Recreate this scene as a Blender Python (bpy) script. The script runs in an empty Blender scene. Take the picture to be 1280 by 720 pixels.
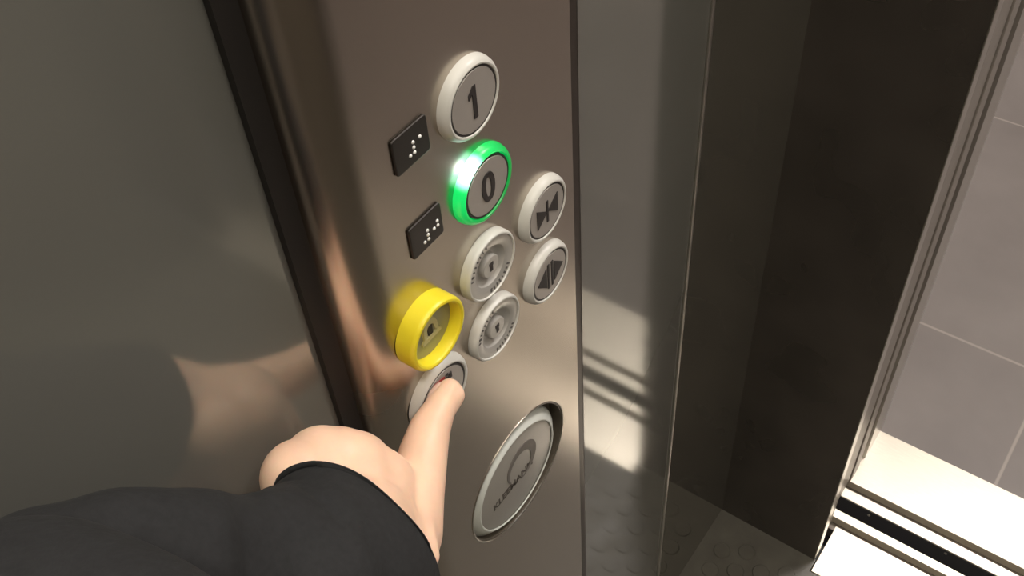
import bpy, bmesh, math, random
from mathutils import Vector, Matrix
random.seed(4)
S = bpy.context.scene
COL = S.collection
PI = math.pi
CAM_Z = 1.244                      # camera height above the car floor
W = 0.24                           # side wall plane (y)
YC = 0.222                         # front face of the control panel (y)

# ------------------------------------------------------------ camera
F = 1308.7
right = Vector((0.5785515, -0.8134379, -0.0599743)); down = Vector((-0.6317165, -0.4003611, -0.6638111))
fwd = Vector((0.5159577, 0.4219357, -0.7454917))
cd = bpy.data.cameras.new('camera'); cam = bpy.data.objects.new('camera', cd); COL.objects.link(cam)
M = Matrix((right, -down, -fwd)).transposed().to_4x4(); M.translation = (0, 0, CAM_Z)
cam.matrix_world = M; cd.lens = 36 * F / 1280; cd.sensor_width = 36; cd.clip_start = 0.01
S.camera = cam
def P(x, y, d):                    # a point of the place, by sight line and distance
    return Vector((0, 0, CAM_Z)) + (fwd + right * ((x - 640) / F) + down * ((y - 360) / F)) * d

# ------------------------------------------------------------ helpers
def finish(name, bm, m, parent=None, smooth=False, loc=None):
    me = bpy.data.meshes.new(name)
    bmesh.ops.recalc_face_normals(bm, faces=bm.faces)
    bm.to_mesh(me); bm.free()
    for mm in (m if isinstance(m, (list, tuple)) else [m]): me.materials.append(mm)
    if smooth:
        for p in me.polygons: p.use_smooth = True
    o = bpy.data.objects.new(name, me); COL.objects.link(o)
    if loc is not None: o.location = loc
    if parent is not None: o.parent = parent
    return o
def add_box(bm, a, b, mi=0):
    r = bmesh.ops.create_cube(bm, size=1.0)
    a = Vector(a); b = Vector(b)
    for v in r['verts']:
        v.co = Vector(((a[i] + b[i]) / 2 + v.co[i] * (b[i] - a[i])) for i in range(3))
    for f in {f for v in r['verts'] for f in v.link_faces}: f.material_index = mi
    return r['verts']
def bevel(o, w=.001, n=2):
    md = o.modifiers.new('bevel', 'BEVEL'); md.width = w; md.segments = n; md.limit_method = 'ANGLE'
    md.harden_normals = False
    return o
def box(name, a, b, m, parent=None, bev=None, loc=None):
    bm = bmesh.new(); add_box(bm, a, b); o = finish(name, bm, m, parent, loc=loc)
    if bev: bevel(o, bev)
    return o
def prism(bm, pts, a, b, axis='y', mi=0):     # polygon in two axes extruded along the third
    def mk(p, t):
        if axis == 'y': return (p[0], t, p[1])
        if axis == 'z': return (p[0], p[1], t)
        return (t, p[0], p[1])
    lo = [bm.verts.new(mk(p, a)) for p in pts]; hi = [bm.verts.new(mk(p, b)) for p in pts]
    n = len(pts); fs = [bm.faces.new(lo), bm.faces.new(hi)]
    for i in range(n): fs.append(bm.faces.new((lo[i], lo[(i+1) % n], hi[(i+1) % n], hi[i])))
    for f in fs: f.material_index = mi
def lathe(bm, prof, seg=72, mi=0):            # prof (radius, height) about the outward axis (-y)
    rings = []
    for r, h in prof:
        if r < 1e-6: rings.append([bm.verts.new((0, -h, 0))])
        else: rings.append([bm.verts.new((r*math.cos(2*PI*k/seg), -h, r*math.sin(2*PI*k/seg))) for k in range(seg)])
    for A, B in zip(rings, rings[1:]):
        for k in range(seg):
            k2 = (k+1) % seg
            if len(A) == 1 and len(B) == 1: continue
            if len(A) == 1: f = bm.faces.new((A[0], B[k], B[k2]))
            elif len(B) == 1: f = bm.faces.new((A[k], A[k2], B[0]))
            else: f = bm.faces.new((A[k], A[k2], B[k2], B[k]))
            f.material_index = mi
def lathe_obj(name, prof, m, parent=None, loc=None, seg=72):
    bm = bmesh.new(); lathe(bm, prof, seg); o = finish(name, bm, m, parent, smooth=True, loc=loc)
    o.data.set_sharp_from_angle(angle=math.radians(35)) if hasattr(o.data, 'set_sharp_from_angle') else None
    return o
def struct(o): o['kind'] = 'structure'; return o

# ------------------------------------------------------------ materials
def mat(name, col, rough=.5, metal=0., noise=0., nscale=40., stretch=(1, 1, 1), rn=0., bump=0., coat=0., emis=None, es=0., sss=0.):
    m = bpy.data.materials.new(name); m.use_nodes = True
    nt = m.node_tree; b = nt.nodes['Principled BSDF']
    b.inputs['Base Color'].default_value = (*col, 1); b.inputs['Roughness'].default_value = rough
    b.inputs['Metallic'].default_value = metal; b.inputs['Coat Weight'].default_value = coat
    if sss: b.inputs['Subsurface Weight'].default_value = sss; b.inputs['Subsurface Radius'].default_value = (.006, .002, .001); b.inputs['Subsurface Scale'].default_value = 1
    if emis: b.inputs['Emission Color'].default_value = (*emis, 1); b.inputs['Emission Strength'].default_value = es
    if noise or rn or bump:
        tc = nt.nodes.new('ShaderNodeTexCoord'); mp = nt.nodes.new('ShaderNodeMapping'); mp.inputs['Scale'].default_value = stretch
        nz = nt.nodes.new('ShaderNodeTexNoise'); nz.inputs['Scale'].default_value = nscale; nz.inputs['Detail'].default_value = 1.5 if metal > .5 else 6
        nt.links.new(tc.outputs['Object'], mp.inputs['Vector']); nt.links.new(mp.outputs['Vector'], nz.inputs['Vector'])
        if noise:
            mr = nt.nodes.new('ShaderNodeMapRange'); mr.inputs['To Min'].default_value = 1 - noise; mr.inputs['To Max'].default_value = 1 + noise
            mr.clamp = False; mr.inputs['From Min'].default_value = .3; mr.inputs['From Max'].default_value = .7
            vm = nt.nodes.new('ShaderNodeVectorMath'); vm.operation = 'SCALE'; vm.inputs[0].default_value = col
            nt.links.new(nz.outputs['Fac'], mr.inputs['Value']); nt.links.new(mr.outputs['Result'], vm.inputs['Scale'])
            nt.links.new(vm.outputs['Vector'], b.inputs['Base Color'])
        if rn:
            mr = nt.nodes.new('ShaderNodeMapRange'); mr.inputs['To Min'].default_value = max(rough - rn, .02); mr.inputs['To Max'].default_value = rough + rn
            mr.clamp = False; mr.inputs['From Min'].default_value = .3; mr.inputs['From Max'].default_value = .7
            nt.links.new(nz.outputs['Fac'], mr.inputs['Value']); nt.links.new(mr.outputs['Result'], b.inputs['Roughness'])
        if bump:
            bp = nt.nodes.new('ShaderNodeBump'); bp.inputs['Strength'].default_value = bump; bp.inputs['Distance'].default_value = .001
            nt.links.new(nz.outputs['Fac'], bp.inputs['Height']); nt.links.new(bp.outputs['Normal'], b.inputs['Normal'])
    return m
SIDE_DARK = mat('dark_side_edge', (.075, .062, .052), .38, .6)
STEEL = mat('brushed_steel_panel', (.49, .44, .385), .26, 1., noise=.03, nscale=5, stretch=(1, 1, 1.5), rn=.02)
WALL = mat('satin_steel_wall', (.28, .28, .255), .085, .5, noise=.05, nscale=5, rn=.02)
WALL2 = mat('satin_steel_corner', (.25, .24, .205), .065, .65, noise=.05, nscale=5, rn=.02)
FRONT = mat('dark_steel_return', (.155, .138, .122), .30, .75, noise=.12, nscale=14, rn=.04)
EDGE = mat('bright_steel_edge', (.62, .60, .56), .32, 1.)
SILL = mat('aluminium_sill', (.85, .80, .68), .38, .75, noise=.03, nscale=60, stretch=(8, 1, 1))
SILLD = mat('sill_groove', (.16, .14, .12), .5, .6)
BLACK = mat('black_rubber', (.012, .010, .009), .6)
PIT = mat('gap_shade', (.05, .05, .058), .6)
PLASTIC = mat('pale_grey_plastic', (.70, .70, .655), .35, noise=.02, nscale=80)
CAP = mat('satin_button_cap', (.46, .43, .40), .38, .35, noise=.03, nscale=60)
INK = mat('dark_engraving', (.03, .025, .025), .5)
KEYM = mat('satin_key_metal', (.52, .51, .48), .30, .35, noise=.03, nscale=90)
YEL = mat('yellow_plastic', (.90, .76, .03), .35, sss=.1)
YELD = mat('pale_yellow_mark', (.62, .58, .30), .5)
CAPY = mat('grey_yellow_cap', (.36, .36, .27), .35, .3)
RED = mat('red_mark', (.50, .04, .03), .45)
PLATE = mat('black_anodised_plate', (.045, .04, .036), .38, .5)
WHITE = mat('white_dot', (.95, .95, .93), .3, emis=None)
DISC = mat('grey_plastic_disc', (.42, .405, .37), .35, .3, noise=.02, nscale=60)
DISCR = mat('pale_disc_rim', (.76, .80, .75), .36, .1)
SOCK = mat('dark_socket', (.10, .085, .065), .4)
CLOTH = mat('black_jersey', (.0125, .0132, .0142), .85, noise=.25, nscale=350, bump=.35)
SKIN = mat('skin', (.92, .62, .45), .48, noise=.10, nscale=45, bump=.12, sss=.25)
NAIL = mat('nail', (.82, .55, .45), .3, coat=.3)
RUBBER = mat('studded_rubber', (.125, .118, .098), .42, noise=.18, nscale=30, rn=.06)
CEIL = mat('ceiling_panel', (.75, .72, .66), .5)
LAMP = mat('lamp_diffuser', (1, .9, .75), .5, emis=(1, .92, .81), es=106)
LAMP2 = mat('landing_lamp_diffuser', (1, .9, .8), .5, emis=(1, .92, .88), es=40)
LWALL = mat('landing_plaster', (.42, .38, .34), .8, noise=.03)
BACK = mat('car_back_panel', (.34, .31, .27), .45, .3)

def green_mat():                    # translucent ring lit from within by one led near its upper left
    m = bpy.data.materials.new('green_lit_ring'); m.use_nodes = True; nt = m.node_tree; b = nt.nodes['Principled BSDF']
    tc = nt.nodes.new('ShaderNodeTexCoord'); d = nt.nodes.new('ShaderNodeVectorMath'); d.operation = 'DISTANCE'
    d.inputs[1].default_value = (-.0100, -.003, .0158)
    nt.links.new(tc.outputs['Object'], d.inputs[0])
    def ramp(cols):
        mr = nt.nodes.new('ShaderNodeMapRange'); mr.inputs['From Max'].default_value = .04
        cr = nt.nodes.new('ShaderNodeValToRGB'); cr.color_ramp.interpolation = 'EASE'
        nt.links.new(d.outputs['Value'], mr.inputs['Value']); nt.links.new(mr.outputs['Result'], cr.inputs['Fac'])
        e = cr.color_ramp.elements
        while len(e) < len(cols): e.new(.5)
        for x, (p, c) in zip(e, cols): x.position = p; x.color = (*c, 1)
        return cr
    c = ramp([(0, (.9, 1, .95)), (.12, (.45, 1, .75)), (.25, (.0, .75, .13)), (1, (.0, .42, .06))])
    s = ramp([(0, (1, 1, 1)), (.14, (.40,)*3), (.27, (.17,)*3), (.8, (.085,)*3), (1, (.05,)*3)])
    mu = nt.nodes.new('ShaderNodeMath'); mu.operation = 'MULTIPLY'; mu.inputs[1].default_value = 6.0
    nt.links.new(c.outputs['Color'], b.inputs['Emission Color']); nt.links.new(s.outputs['Color'], mu.inputs[0])
    nt.links.new(mu.outputs['Value'], b.inputs['Emission Strength'])
    b.inputs['Base Color'].default_value = (.02, .20, .05, 1); b.inputs['Roughness'].default_value = .3
    return m
GREEN = green_mat()

def tile_mat():
    m = bpy.data.materials.new('grey_floor_tiles'); m.use_nodes = True; nt = m.node_tree; b = nt.nodes['Principled BSDF']
    L = nt.links.new
    g = nt.nodes.new('ShaderNodeNewGeometry'); sp = nt.nodes.new('ShaderNodeSeparateXYZ'); L(g.outputs['Position'], sp.inputs[0])
    def line(sock, off, pitch, w):
        a = nt.nodes.new('ShaderNodeMath'); a.operation = 'SUBTRACT'; L(sock, a.inputs[0]); a.inputs[1].default_value = off
        q = nt.nodes.new('ShaderNodeMath'); q.operation = 'PINGPONG'; L(a.outputs[0], q.inputs[0]); q.inputs[1].default_value = pitch / 2
        r = nt.nodes.new('ShaderNodeMapRange'); L(q.outputs[0], r.inputs['Value']); r.inputs['From Min'].default_value = w * .4
        r.inputs['From Max'].default_value = w; r.inputs['To Min'].default_value = 1; r.inputs['To Max'].default_value = 0
        return r.outputs['Result']
    a = line(sp.outputs['X'], 1.134, .5235, .0028); c = line(sp.outputs['Y'], -.040, .5235, .0028)
    mx = nt.nodes.new('ShaderNodeMath'); mx.operation = 'MAXIMUM'; L(a, mx.inputs[0]); L(c, mx.inputs[1])
    nz = nt.nodes.new('ShaderNodeTexNoise'); nz.inputs['Scale'].default_value = 7; nz.inputs['Detail'].default_value = 5; L(g.outputs['Position'], nz.inputs['Vector'])
    cr = nt.nodes.new('ShaderNodeValToRGB'); L(nz.outputs['Fac'], cr.inputs['Fac'])
    cr.color_ramp.elements[0].position = .3; cr.color_ramp.elements[0].color = (.195, .175, .165, 1)
    cr.color_ramp.elements[1].position = .7; cr.color_ramp.elements[1].color = (.235, .212, .20, 1)
    mi = nt.nodes.new('ShaderNodeMix'); mi.data_type = 'RGBA'; L(mx.outputs[0], mi.inputs['Factor']); L(cr.outputs['Color'], mi.inputs['A'])
    mi.inputs['B'].default_value = (.36, .32, .285, 1); L(mi.outputs['Result'], b.inputs['Base Color'])
    b.inputs['Roughness'].default_value = .45
    return m
TILE = tile_mat()
LEAF = mat('satin_door_leaf', (.34, .31, .28), .45, .4)

# ------------------------------------------------------------ the car and the landing
XF = .6905; XB = -.62; YR = -.92; JY = .110; OY = -.70; ZT = 2.2; DH = 2.03
# studded rubber floor
bm = bmesh.new(); add_box(bm, (XB, YR, -.02), (XF - .0175, W + .004, 0)); add_box(bm, (XF - .0176, JY-.001, -.02), (XF + .001, W + .004, 0))
def stud(bm, x, y, r=.0115, h=.0014, seg=20):
    A = [bm.verts.new((x + r*math.cos(2*PI*k/seg), y + r*math.sin(2*PI*k/seg), -.0005)) for k in range(seg)]
    B = [bm.verts.new((x + (r-.0014)*math.cos(2*PI*k/seg), y + (r-.0014)*math.sin(2*PI*k/seg), h)) for k in range(seg)]
    bm.faces.new(B)
    for k in range(seg): bm.faces.new((A[k], A[(k+1) % seg], B[(k+1) % seg], B[k]))
px_, py_ = .0315, .0273
for j in range(42):
    for i in range(42):
        x = .637 - i*px_ + (j % 2)*px_/2; y = .213 - j*py_
        if x > XB + .02 and y > YR + .02 and (x < .66 or (y > JY and x < .672)): stud(bm, x, y)
struct(finish('floor', bm, RUBBER))
# side wall with the control panel
struct(box('wall_left', (XB, W, 0), (.5085, W + .02, ZT), WALL))
struct(bevel(box('trim_1', (.5087, W - .0018, 0), (.5122, W + .02, ZT), EDGE), .0008))
struct(box('wall_left_corner', (.5123, W + .0015, 0), (XF, W + .02, ZT), WALL2))
# front return panel, with its bright folded edge toward the door opening
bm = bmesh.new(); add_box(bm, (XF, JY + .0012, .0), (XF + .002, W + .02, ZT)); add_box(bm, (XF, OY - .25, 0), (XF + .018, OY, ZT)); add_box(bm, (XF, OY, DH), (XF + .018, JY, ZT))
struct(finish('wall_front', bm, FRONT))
struct(bevel(box('trim_2', (XF - .0004, JY, .0005), (XF + .0175, JY + .0014, ZT), EDGE), .0005))
struct(box('wall_right', (XB, YR - .02, 0), (XF, YR, ZT), BACK))
struct(box('wall_back', (XB - .02, YR - .02, 0), (XB, W + .02, ZT), BACK))
struct(box('ceiling', (XB - .02, YR - .02, ZT), (XF + .02, W + .02, ZT + .03), CEIL))

def tag(o, label, cat, group=None):
    o['label'] = label; o['category'] = cat
    if group: o['group'] = group
    return o
def empty(name, loc, label, cat, group=None):
    o = bpy.data.objects.new(name, None); COL.objects.link(o); o.location = loc; o.empty_display_size = .05
    return tag(o, label, cat, group)

# ceiling lamps of the car
for k, (x, y) in enumerate([(.30, -.10), (.30, -.58), (-.28, -.10), (-.28, -.58)]):
    e = empty('ceiling_lamp', (x, y, ZT), ['round ceiling lamp of the lift car nearest the control panel', 'round ceiling lamp near the door on the far side',
              'round ceiling lamp at the back near the panel wall', 'round ceiling lamp at the back far corner'][k], 'lamp', 'round lamps in the lift car ceiling')
    for nm, prof, mm in (('bezel', [(.075, 0), (.075, -.006), (.060, -.006), (.060, 0)], EDGE), ('diffuser', [(.0, -.003), (.0595, -.003), (.0595, 0)], LAMP)):
        o = lathe_obj(nm, [(r, h) for r, h in prof], mm, e, (0, 0, -.0005), seg=48); o.rotation_euler = (PI/2, 0, 0)
        if nm == 'bezel': o.rotation_euler = (-PI/2, 0, 0)
        else: o.rotation_euler = (-PI/2, 0, 0)

# sills: grooved aluminium extrusions
def sill(name, sections, zb, label):
    # sections (x0, x1, ztop, mat index); the profile is one extrusion along y
    bm = bmesh.new()
    for x0, x1, zt, mi in sections: add_box(bm, (x0, OY - .05, zb), (x1, JY + .07 if x0 > XF + .03 else JY - .0025, zt), mi)
    o = finish(name, bm, [SILL, SILLD]); bevel(o, .0006, 2)
    return tag(o, label, 'door sill')
sill('car_sill', [(.6739, .7490, .0012, 0), (.7490, .7603, -.012, 1), (.7603, .7726, .0012, 0)], -.03, 'bright aluminium sill with one groove at the edge of the studded lift floor')
sill('landing_sill', [(.7940, .8088, .0012, 0), (.8088, .8208, -.012, 1), (.8208, .9189, .0012, 0)], -.03, 'wide bright aluminium sill in front of the grey floor tiles')
# gap between the sills, with a dark liner sheet added for its shade
bm = bmesh.new(); add_box(bm, (.7727, OY - .05, -.10), (.7939, JY + .07, -.045)); add_box(bm, (.7934, OY - .05, -.0999), (.79395, JY + .07, -.0012)); struct(finish('floor_gap', bm, PIT))
for k, (x, y) in enumerate([(1086, 644), (1182, 692)]):
    d = .7933 / P(x, y, 1).x; c = P(x, y, d)
    bm = bmesh.new(); bmesh.ops.create_uvsphere(bm, u_segments=16, v_segments=10, radius=.0022)
    for v in bm.verts: v.co.z *= .6
    b_ = bmesh.new(); bm2 = bm
    r = bmesh.ops.create_cone(bm, segments=12, radius1=.0012, radius2=.0012, depth=.012, cap_ends=True)
    for v in r['verts']: v.co.z -= .005
    b_.free()
    tag(finish('bolt', bm, EDGE, smooth=True, loc=(c.x, c.y, c.z)), ['small bolt head in the dark gap nearer the door edge', 'small bolt head in the dark gap further from the door edge'][k], 'bolt', 'bolts between the door sills').rotation_euler = (0, -PI/2, 0)
# landing
struct(box('floor_landing', (.9190, -1.9, -.03), (3.3, 1.3, .0), TILE))
bm = bmesh.new(); add_box(bm, (3.3, -1.9, 0), (3.32, 1.3, 2.6)); struct(finish('wall_landing', bm, LWALL))
struct(box('wall_landing_side', (.93, -1.92, 0), (3.3, -1.9, 2.6), LWALL)); struct(box('wall_landing_end', (.93, 1.3, 0), (3.3, 1.32, 2.6), LWALL))
bm = bmesh.new(); add_box(bm, (.865, .1175, .0015), (.9189, .30, 2.6)); add_box(bm, (.90, .30, .0), (.93, 1.3, 2.6)); add_box(bm, (.865, OY - .30, .0015), (.9189, OY - .005, 2.6)); add_box(bm, (.90, -1.9, 0), (.93, OY - .30, 2.6)); add_box(bm, (.865, OY - .005, 2.05), (.9189, .1175, 2.6))
struct(finish('trim_3', bm, EDGE))
struct(box('ceiling_landing', (.7, -1.92, 2.6), (3.32, 1.32, 2.62), CEIL))
struct(box('trim_4', (.7490, .1205, .006), (.8160, .40, DH + .05), LEAF))
# retracted door leaves standing in their pocket beside the opening
struct(bevel(box('door_1', (.7128, .1145, .006), (.7470, .60, DH + .05), LEAF), .001))
struct(bevel(box('door_2', (.8180, .1185, .006), (.8450, .60, DH + .05), LEAF), .001))
e = empty('landing_lamp', (1.75, -.35, 2.6), 'square ceiling lamp over the landing outside the lift', 'lamp')
box('housing', (-.32, -.32, -.02), (.32, .32, 0), CEIL, e); box('diffuser', (-.30, -.30, -.024), (.30, .30, -.0201), LAMP2, e)

# ------------------------------------------------------------ control panel
cx0, cx1 = .1665, .3390
root = empty('control_panel', ((cx0+cx1)/2, W, .10), 'tall steel lift control panel with buttons on the side wall', 'control panel')
RL = Vector(root.location)
def part(o, p=None):               # keep world placement while parenting
    o.parent = p or root
    return o
def loc(x, y, zrel): return Vector((x, y, CAM_Z + zrel)) - RL
# rounded full-height profile
prof = []
dep = W - YC
rx, ry = .024, dep
for k in range(15):
    t = PI/2*k/14; e_ = 2/2.3
    prof.append((cx0 + .004 + rx*(1 - abs(math.cos(t))**e_), W - .0005 - (ry-.0005)*abs(math.sin(t))**e_))
mid = list(prof)
rr = .0105
for k in range(15):
    t = PI/2*(14-k)/14
    mid.append((cx1 - rr*(1 - math.cos(t)), W - .0005 - (ry-.0005)*math.sin(t)))
XT = .3287
mid = mid[:15] + [(XT - .0002, YC), (XT - .0002, W - .0005)]
tr = [(XT, W - .0005), (XT, YC + .0003), (.3335, YC + .0003), (.3358, YC + .0007), (.3374, YC + .0018), (.3383, YC + .0035), (.3388, YC + .0070), (.3388, W - .0005)]  # right edge strip of the panel, darker than the faceplate
bm = bmesh.new(); prism(bm, [(p[0]-RL.x, p[1]-RL.y) for p in tr], 0, 1.95, 'z')
so = finish('side_edge', bm, SIDE_DARK, root, smooth=True); so.data.set_sharp_from_angle(angle=math.radians(40)); so['label'] = 'dark rounded edge along the right of the panel'
bm = bmesh.new(); prism(bm, [(p[0]-RL.x, p[1]-RL.y) for p in mid], 0, 1.95, 'z')
fp = finish('faceplate', bm, STEEL, root, smooth=True); fp.data.set_sharp_from_angle(angle=math.radians(40))
box('gasket', (cx0 - .0055 - RL.x, -.0035, 0), (cx0 + .0075 - RL.x, -.0002, 1.95), BLACK, root)

RING = [(.0186, 0), (.0185, .0012), (.0180, .0030), (.0171, .0043), (.0162, .0049), (.0155, .0048), (.0152, .0042), (.0151, .0015)]
GASK = [(.0153, .0010), (.0153, .0043), (.0143, .0043), (.0143, .0010)]
CAPP = [(.0143, .001), (.0143, .0041), (.0141, .0045), (0, .0045)]
def glyph(name, polys, m, parent, y0=.0042, y1=.0049):
    bm = bmesh.new()
    for pts in polys: prism(bm, [(a*.001, b*.001) for a, b in pts], -y0, -y1, 'y')
    return finish(name, bm, m, parent)
def button(x, z, name, label, ring=PLASTIC, cap=CAP, rs=1.0, cs=1.0):
    r = lathe_obj(name, [(a*rs, h) for a, h in RING], ring, root, loc(x, YC, z)); r['label'] = label
    g = lathe_obj('gap_ring', [(a*cs, h) for a, h in GASK], INK, r)
    lathe_obj('button_cap', [(a*cs, h) for a, h in CAPP], cap, r)
    return r
b1 = button(.2530, -.2600, 'push_button', 'pale grey round button marked 1')
glyph('numeral', [[(-1.2, -8.2), (1.2, -8.2), (1.2, 7.6), (-.6, 7.6), (-3.6, 4.6), (-3.6, 2.2), (-1.2, 4.0)]], INK, b1)
b0 = button(.2560, -.3085, 'push_button', 'round button marked 0 with glowing green ring', ring=GREEN, rs=1.04)
def oval_ring(a0, c0, a1, c1, n=40):
    o_ = [(a0*math.copysign(abs(math.cos(t))**.8, math.cos(t)), c0*math.sin(t)) for t in [2*PI*k/n for k in range(n)]]
    i_ = [(a1*math.copysign(abs(math.cos(t))**.8, math.cos(t)), c1*math.sin(t)) for t in [2*PI*k/n for k in range(n)]]
    return [[o_[k], o_[(k+1) % n], i_[(k+1) % n], i_[k]] for k in range(n)]
glyph('numeral', oval_ring(4.6, 8.0, 1.9, 5.6), INK, b0)
bu = button(.2985, -.3585, 'push_button', 'pale grey round button with close doors arrows')
glyph('arrow_symbol', [[(-.7, -7), (.7, -7), (.7, 7), (-.7, 7)], [(-8.8, -6.4), (-.3, 0), (-8.8, 6.4)], [(8.8, -6.4), (8.8, 6.4), (.3, 0)]], INK, bu)
bo = button(.2985, -.4045, 'push_button', 'pale grey round button with open doors arrows and two bars')
glyph('arrow_symbol', [[(-2.5, -9), (-.9, -9), (-.9, 9), (-2.5, 9)], [(.9, -9), (2.5, -9), (2.5, 9), (.9, 9)],
                       [(-3.5, -7.4), (-3.5, 7.4), (-11.4, 0)], [(3.5, -7.4), (11.4, 0), (3.5, 7.4)]], INK, bo)
br = button(.2074, -.4052, 'push_button', 'round button with red mark pressed by the thumb', rs=1.11, cs=1.09)
glyph('stop_mark', [[(-11, -4), (2.4, -4), (2.4, 11.5), (-5.5, 13.2), (-11.8, 8.8)]], RED, br, .0042, .0047)
glyph('dark_mark', [[(3.2, 7.5), (5.0, 7.5), (5.0, 11.6), (3.2, 11.6)], [(5.6, 6.5), (7.4, 6.5), (7.4, 10.4), (5.6, 10.4)]], INK, br)
# yellow alarm button: raised collar round a recessed cap
YP = [(.0184, 0), (.0184, .0020), (.0184, .0078), (.0181, .0092), (.0175, .0100), (.0165, .0102), (.0156, .0097), (.0151, .0086), (.0149, .0030)]
ya = lathe_obj('alarm_button', YP, YEL, root, loc(.2064, YC, -.3555)); ya['label'] = 'yellow collared alarm button with a bell'
lathe_obj('button_cap', [(.0151, .001), (.0151, .0034), (.0148, .0040), (0, .0040)], CAPY, ya)
bell = [(-6.5, -5.5), (6.5, -5.5), (6.5, -4.0), (5.0, -2.6), (4.6, 2.6), (3.4, 5.6), (1.2, 7.0), (-1.2, 7.0), (-3.4, 5.6), (-4.6, 2.6), (-5.0, -2.6), (-6.5, -4.0)]
bi = [(a*.55, b*.55) for a, b in bell]
glyph('bell_symbol', [[bell[k], bell[(k+1) % 12], bi[(k+1) % 12], bi[k]] for k in range(12)], YELD, ya, .0036, .0050)
glyph('bell_clapper', [[(-1.4, -3.2), (1.4, -3.2), (1.6, 2.4), (0, 3.4), (-1.6, 2.4)]], INK, ya, .0036, .0046)
# key switches
KP = [(.0180, 0), (.0180, .0030), (.0176, .0044), (.0168, .0046), (.0130, .0044), (.0112, .0038), (.0098, .0018), (.0086, .0008), (.0066, .0006),
      (.0062, .0010), (.0061, .0038), (.0056, .0043), (0, .0043)]
def key_switch(x, z, label):
    k_ = lathe_obj('key_switch', KP, KEYM, root, loc(x, YC, z)); k_['label'] = label
    rim = lathe_obj('rim', [(.0186, .0001), (.0186, .0030), (.0184, .0044), (.0178, .0052), (.0171, .0053), (.0168, .0044)], PLASTIC, k_)
    glyph('key_slot', [[(-1.0, -2.8), (1.0, -2.8), (1.0, .2), (1.5, .8), (1.5, 2.6), (-1.5, 2.6), (-1.5, .8), (-1.0, .2)]], INK, k_, .0040, .0045)
    marks = []
    rnd = random.Random(7)
    for a0, a1, n in ((100, 170, 8), (262, 325, 8)):
        for i in range(n):
            a = math.radians(a0 + (a1-a0)*i/(n-1)); h = rnd.uniform(.7, 1.3); w_ = rnd.uniform(.3, .6)
            c, s = math.cos(a), math.sin(a); r0, r1 = 14.8 - h, 14.8 + h
            marks.append([(r0*c - w_*s, r0*s + w_*c), (r1*c - w_*s, r1*s + w_*c), (r1*c + w_*s, r1*s - w_*c), (r0*c + w_*s, r0*s - w_*c)])
    glyph('engraving', marks, mat('engraving_%d' % int(-z*1000), (.10, .095, .09), .5), k_, .0040, .00475)
    return k_
key_switch(.2525, -.3565, 'upper pale grey key switch with engraved face')
key_switch(.2520, -.4010, 'lower pale grey key switch with engraved face')
# braille plates
def braille(x, z, cells, label, tilt=0):
    bm = bmesh.new(); w_, h_, r_ = .0103, .0088, .0016
    pts = []
    for cx_, cz_, a0 in ((w_-r_, h_-r_, 0), (-w_+r_, h_-r_, 90), (-w_+r_, -h_+r_, 180), (w_-r_, -h_+r_, 270)):
        for k in range(5): a = math.radians(a0 + k*22.5); pts.append((cx_ + r_*math.cos(a), cz_ + r_*math.sin(a)))
    prism(bm, pts, 0, -.0012, 'y')
    o = finish('braille_plate', bm, PLATE, root, loc=loc(x, YC, z)); o['label'] = label; bevel(o, .0005, 2)
    bm = bmesh.new()
    for dx, dz in cells:
        r = bmesh.ops.create_uvsphere(bm, u_segments=14, v_segments=8, radius=.00082)
        for v in r['verts']: v.co.y *= .9; v.co += Vector((dx*.001, -.0012, dz*.001))
    finish('braille_dots', bm, WHITE, o, smooth=True)
SGN = [(-2.0, -4.3), (.5, -4.3), (.5, -1.8), (.5, .7)]
braille(.2177, -.2590, [(-1.7, -3.6), (.8, -3.6), (.8, -1.1), (.8, 1.4), (4.9, 1.3)], 'black braille plate beside the button marked 1')
braille(.2180, -.3055, [(-2.3, -4.3), (.2, -4.4), (.2, -1.9), (.2, .6), (4.3, -1.8), (6.8, .7), (6.8, -1.8)], 'black braille plate beside the button marked 0')
# big round badge: disc standing off the panel on a dark socket
BX, BZ = .2627, -.5538
bm = bmesh.new(); lathe(bm, [(0, .01), (.0474, .01), (.0474, -.010), (0, -.010)], 96)
cut = finish('cutter', bm, BLACK, None, loc=(BX, YC, CAM_Z + BZ))
md = fp.modifiers.new('hole', 'BOOLEAN'); md.object = cut; md.operation = 'DIFFERENCE'; md.solver = 'EXACT'
bpy.context.view_layer.update()
me = bpy.data.meshes.new_from_object(fp.evaluated_get(bpy.context.evaluated_depsgraph_get()))
fp.modifiers.clear(); fp.data = me; me.name = 'faceplate'
wn = fp.modifiers.new('flat', 'WEIGHTED_NORMAL'); wn.mode = 'FACE_AREA'; wn.weight = 100; wn.keep_sharp = True
bpy.data.objects.remove(cut)
bs = lathe_obj('badge_socket', [(.0473, -.0002), (.0473, -.0098), (0, -.0098), (0, -.0088), (.0466, -.0088), (.0466, -.0002), (.0473, -.0002)], SOCK, root, loc(BX, YC, BZ), seg=96); bs['label'] = 'dark recess around the round badge'
lathe_obj('glint_lip', [(.0473, -.001), (.0473, .0003), (.0477, .0005), (.0481, .0003), (.0481, -.0002)], EDGE, root, loc(BX, YC, BZ), seg=96)  # bright ring added to give the glint at the hole's edge
bd = lathe_obj('badge', [(.030, -.0088), (.0440, -.0088), (.0446, -.0072), (.0446, -.0052), (.0436, -.0036), (.0392, -.0002), (.0384, .0004), (.0377, .0004), (.0373, -.0002)], DISCR, root, loc(BX - .0021, YC, BZ - .0009), seg=96)
bd['label'] = 'large round grey badge with lettering and an oval mark'
lathe_obj('badge_face', [(.0374, -.0080), (.0374, -.0006), (.0368, -.0004), (0, -.0004)], DISC, bd, seg=96)
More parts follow.
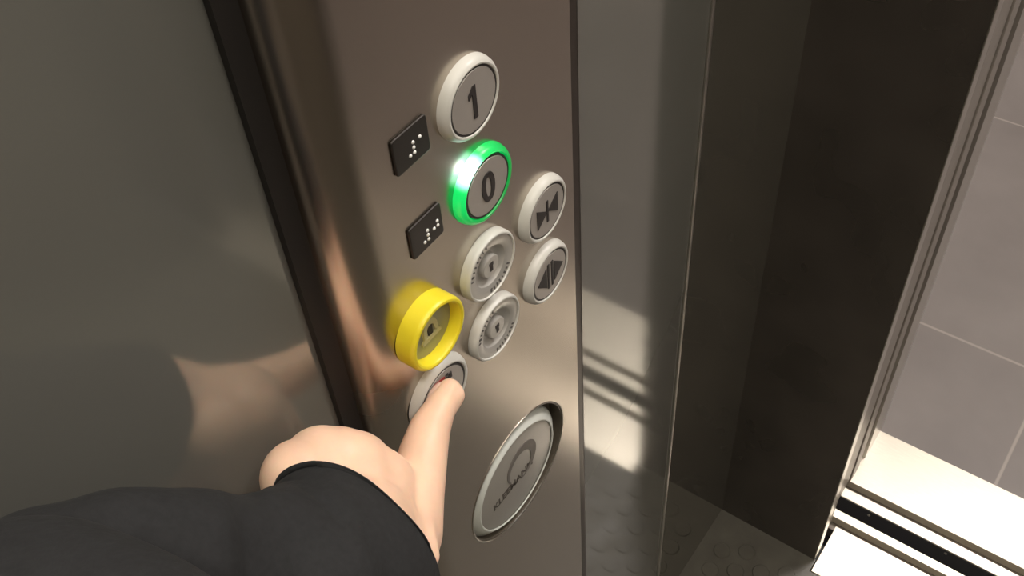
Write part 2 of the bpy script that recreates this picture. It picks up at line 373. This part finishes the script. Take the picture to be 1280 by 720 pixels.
def text(name, s, size, m, parent, x, z, y, ext=.0002, sx=1.0, bold=0.):
    cu = bpy.data.curves.new(name, 'FONT'); cu.body = s; cu.size = size; cu.extrude = ext; cu.offset = bold
    cu.align_x = 'CENTER'; cu.align_y = 'CENTER'
    t = bpy.data.objects.new('tmp', cu); COL.objects.link(t)
    me = bpy.data.meshes.new_from_object(t.evaluated_get(bpy.context.evaluated_depsgraph_get()))
    bpy.data.objects.remove(t); me.name = name
    for v in me.vertices: v.co = Vector((v.co.x*sx, -v.co.z, v.co.y))
    me.materials.clear(); me.materials.append(m)
    o = bpy.data.objects.new(name, me); COL.objects.link(o); o.location = (x, y, z); o.parent = parent
    return o
INK2 = mat('brown_lettering', (.07, .06, .05), .5)
LOGO = mat('taupe_mark', (.17, .155, .14), .45)
text('lettering', 'KLEEMANN', .0082, INK2, bd, -.0045, -.0050, .0003, sx=.98, bold=.00012)
bm = bmesh.new(); n = 64
ca, cb = (.0055, .0075), (.0050, .0068)
O = []; I = []
for k in range(n):
    t = 2*PI*k/n
    O.append((ca[0] + .0150*math.cos(t), ca[1] + .0165*math.sin(t))); I.append((cb[0] - .0013 + .0112*math.cos(t), cb[1] - .0018 + .0128*math.sin(t)))
for k in range(n):
    if 205 < k*360/n < 262: continue
    prism(bm, [O[k], O[(k+1) % n], I[(k+1) % n], I[k]], -.0, .00045, 'y')
bmesh.ops.remove_doubles(bm, verts=bm.verts, dist=1e-6)
finish('oval_mark', bm, LOGO, bd)

# ------------------------------------------------------------ person: left arm reaching in
pr = empty('person', P(300, 760, .37), 'left arm in a black sleeve reaching in, thumb pressing the red marked button', 'person')
def cone(bm, a, ra, b, rb, seg=20):
    ax = (b - a); L = ax.length; ax.normalize()
    q = Vector((0, 0, 1)).rotation_difference(ax).to_matrix()
    rings = []
    n = 7
    prof = [(ra*math.cos(t), -ra*math.sin(t)) for t in [PI/2*(1 - k/n) for k in range(n+1)]]
    prof += [(rb*math.cos(t), L + rb*math.sin(t)) for t in [PI/2*k/n for k in range(n+1)]]
    for r, h in prof:
        if r < 1e-6: rings.append([bm.verts.new(a + q @ Vector((0, 0, h)))])
        else: rings.append([bm.verts.new(a + q @ Vector((r*math.cos(2*PI*k/seg), r*math.sin(2*PI*k/seg), h))) for k in range(seg)])
    for A, B in zip(rings, rings[1:]):
        for k in range(seg):
            k2 = (k+1) % seg
            if len(A) == 1: bm.faces.new((A[0], B[k2], B[k]))
            elif len(B) == 1: bm.faces.new((A[k], A[k2], B[0]))
            else: bm.faces.new((A[k], A[k2], B[k2], B[k]))
bm = bmesh.new()
def chain(*pts):
    q = [(P(x, y, d), r) for x, y, d, r in pts]
    for (a, ra), (b, rb) in zip(q, q[1:]): cone(bm, a, ra, b, rb)
# forearm and wrist
chain((300, 760, .355, .029), (400, 712, .385, .0275), (440, 690, .405, .0265), (445, 668, .418, .0250))
# back of the hand
chain((462, 680, .412, .0170), (474, 612, .440, .0160), (478, 630, .466, .0125))
chain((448, 680, .412, .0190), (442, 588, .437, .0170), (444, 622, .473, .0128))
chain((430, 682, .410, .0180), (402, 583, .433, .0172), (410, 626, .468, .0125))
chain((412, 688, .406, .0170), (374, 597, .423, .0160), (381, 640, .453, .0118))
chain((472, 606, .440, .0160), (423, 584, .4350, .0172), (378, 597, .426, .0158))
chain((462, 645, .425, .0160), (425, 640, .420, .0172), (392, 648, .417, .0155))
chain((450, 660, .440, .0170), (415, 650, .440, .0170))
# fingers curled under
chain((478, 630, .466, .0122), (486, 700, .474, .0098), (474, 728, .456, .0088), (464, 712, .440, .0078))
chain((444, 622, .473, .0125), (450, 708, .482, .0100), (438, 742, .460, .0090), (432, 722, .440, .0080))
chain((410, 626, .468, .0122), (414, 708, .472, .0097), (404, 742, .450, .0086), (402, 722, .432, .0078))
chain((381, 640, .453, .0115), (384, 706, .454, .0088), (376, 730, .434, .0080), (378, 712, .420, .0070))
# thumb
chain((492, 722, .411, .0175), (492, 700, .418, .0172), (512, 668, .434, .0140), (521, 616, .452, .0122), (529, 567, .466, .0112), (537, 537, .472, .0097), (549, 512, .4775, .0077), (562, 488, .4866, .0060))
chain((549, 514, .4785, .0072), (566, 494, .4868, .0060))
chain((521, 616, .452, .0120), (490, 625, .446, .0120))          # web toward the index finger
chain((529, 580, .466, .0090), (482, 612, .450, .0090))
chain((500, 604, .4330, .0034), (514, 650, .4205, .0034), (527, 700, .4065, .0034))   # thumb tendons
chain((529, 625, .4385, .0032), (541, 695, .4140, .0032))
hand = finish('hand', bm, SKIN, smooth=True)
md = hand.modifiers.new('remesh', 'REMESH'); md.mode = 'VOXEL'; md.voxel_size = .0012; md.use_smooth_shade = True
md = hand.modifiers.new('smooth', 'SMOOTH'); md.iterations = 14; md.factor = .5
me = bpy.data.meshes.new_from_object(hand.evaluated_get(bpy.context.evaluated_depsgraph_get()))
hand.modifiers.clear(); hand.data = me; me.name = 'hand'
for p in me.polygons: p.use_smooth = True
hand.parent = pr; me.transform(Matrix.Translation(-pr.location))
# thumb nail, on the upper left side of the tip
ndir = (P(535, 478, .478) - P(549, 505, .484)).normalized(); along = (P(558, 487, .4895) - P(546, 510, .481)).normalized()
up_ = (-(fwd)*.8 - down*.25 - right*.55); up_ = (up_ - along*up_.dot(along)).normalized(); side = along.cross(up_).normalized()
bm = bmesh.new(); gx, gy = 10, 12
c0 = P(552, 499, .4845)
G = []
for j in range(gy+1):
    row = []
    for i in range(gx+1):
        u = (i/gx - .5)*2; v = (j/gy - .5)*2
        ww = .0052*(1 - .25*max(0, v)**2 - .18*max(0, -v)**3); a = u*1.0
        p_ = c0 + along*(v*.0058) + side*(math.sin(a)*ww) + up_*(.0071*math.cos(a*.85) - .0009*(v+.2)**2 )
        row.append(bm.verts.new(p_ - pr.location))
    G.append(row)
for j in range(gy):
    for i in range(gx): bm.faces.new((G[j][i], G[j][i+1], G[j+1][i+1], G[j+1][i]))
nail = finish('thumb_nail', bm, NAIL, hand, smooth=True)
sd = nail.modifiers.new('thick', 'SOLIDIFY'); sd.thickness = .0006
nail['label'] = 'pale pink thumb nail'

# sleeve: lofted open tube with soft folds and a hem at the wrist
rings = [(438, 692, .404, .0340), (430, 697, .399, .0342), (410, 712, .391, .0347), (372, 736, .378, .0374), (300, 760, .356, .0400), (222, 770, .334, .0415),
         (160, 780, .316, .0410), (100, 804, .300, .0400), (40, 840, .285, .0400), (-40, 920, .27, .0440), (-150, 1040, .24, .0480), (-330, 1160, .21, .0500)]
C = [P(a, b, c) for a, b, c, r in rings]; R_ = [r[3] for r in rings]
def cat(p0, p1, p2, p3, t): return .5*((2*p1) + (p2-p0)*t + (2*p0-5*p1+4*p2-p3)*t*t + (3*p1-p0-3*p2+p3)*t**3)
path = []
N = len(C)
for i in range(N-1):
    g = lambda k, A: A[max(0, min(N-1, k))]
    for s in range(10):
        t = s/10; path.append((cat(g(i-1, C), C[i], C[i+1], g(i+2, C), t), cat(g(i-1, R_), R_[i], R_[i+1], g(i+2, R_), t), i + t))
bm = bmesh.new(); SEG = 96; rr_ = []
ref = -down
from mathutils import noise as mn
for k, (c, r, s) in enumerate(path):
    a = path[min(k+1, len(path)-1)][0] - path[max(k-1, 0)][0]; a.normalize()
    a = a.lerp(((-fwd)*.86 + down*.42 - right*.12).normalized(), .45*max(0, 1 - s/2)).normalized()
    u = (ref - a*ref.dot(a)).normalized(); v = a.cross(u)
    e1 = (-right*.75 - down*.66); e1 = (e1 - a*e1.dot(a)).normalized(); el = .165*max(0, 1 - s/3.2)
    row = []
    for q in range(SEG):
        th = 2*PI*q/SEG; d = u*math.cos(th) + v*math.sin(th)
        fade = max(0, min(1, (s - .8)/2.5))
        w1 = mn.noise(Vector((d*1.3 + Vector((s*.55, 0, 3))))) * .0040 + mn.noise(Vector((math.cos(th + s*.5)*1.6, math.sin(th + s*.5)*1.6, s*.9)))*.0018
        k1 = abs(d.dot(e1)); er = r*(1 + el*(2*k1*k1 - 1))
        fc = max(0, min(1, (d.dot(-fwd) - .05)/.7)); fc = fc*fc*(3 - 2*fc); sb = max(0, 1 - abs(s - 6.0)/3.4); sb = sb*sb*(3 - 2*sb)
        row.append(bm.verts.new(c + d*(er + w1*fade - .026*fc*sb) - pr.location))
    rr_.append(row)
for A, B in zip(rr_, rr_[1:]):
    for q in range(SEG): bm.faces.new((A[q], A[(q+1) % SEG], B[(q+1) % SEG], B[q]))
sl = finish('jacket_sleeve', bm, CLOTH, pr, smooth=True)
bm = bmesh.new()
chain((-330, 1200, .20, .0500), (-120, 1020, .225, .0500), (30, 875, .252, .0442), (95, 905, .246, .0437), (160, 948, .240, .0430))
fold = finish('sleeve_fold', bm, CLOTH, smooth=True)
md = fold.modifiers.new('remesh', 'REMESH'); md.mode = 'VOXEL'; md.voxel_size = .003; md = fold.modifiers.new('smooth', 'SMOOTH'); md.iterations = 12; md.factor = .5
me = bpy.data.meshes.new_from_object(fold.evaluated_get(bpy.context.evaluated_depsgraph_get()))
fold.modifiers.clear(); fold.data = me; me.transform(Matrix.Translation(-pr.location)); fold.parent = pr
for p in me.polygons: p.use_smooth = True
sd = sl.modifiers.new('cloth', 'SOLIDIFY'); sd.thickness = .0022; sd.offset = -1
sl['label'] = 'black jersey sleeve with plain hem at the wrist'
# hem stitching band
bm = bmesh.new()

# ------------------------------------------------------------ light
def area(name, loc_, size, power, col, rot=(0, 0, 0)):
    l = bpy.data.lights.new(name, 'AREA'); l.energy = power; l.size = size; l.color = col
    o = bpy.data.objects.new(name, l); COL.objects.link(o); o.location = loc_; o.rotation_euler = rot
    return o
bm.free()
wd = bpy.data.worlds.new('world'); S.world = wd; wd.use_nodes = True
wd.node_tree.nodes['Background'].inputs['Color'].default_value = (.35, .32, .30, 1); wd.node_tree.nodes['Background'].inputs['Strength'].default_value = .15
S.view_settings.view_transform = 'Standard'; S.view_settings.look = 'None'; S.view_settings.gamma = 1; S.view_settings.exposure = 0
S.view_settings.use_curve_mapping = False
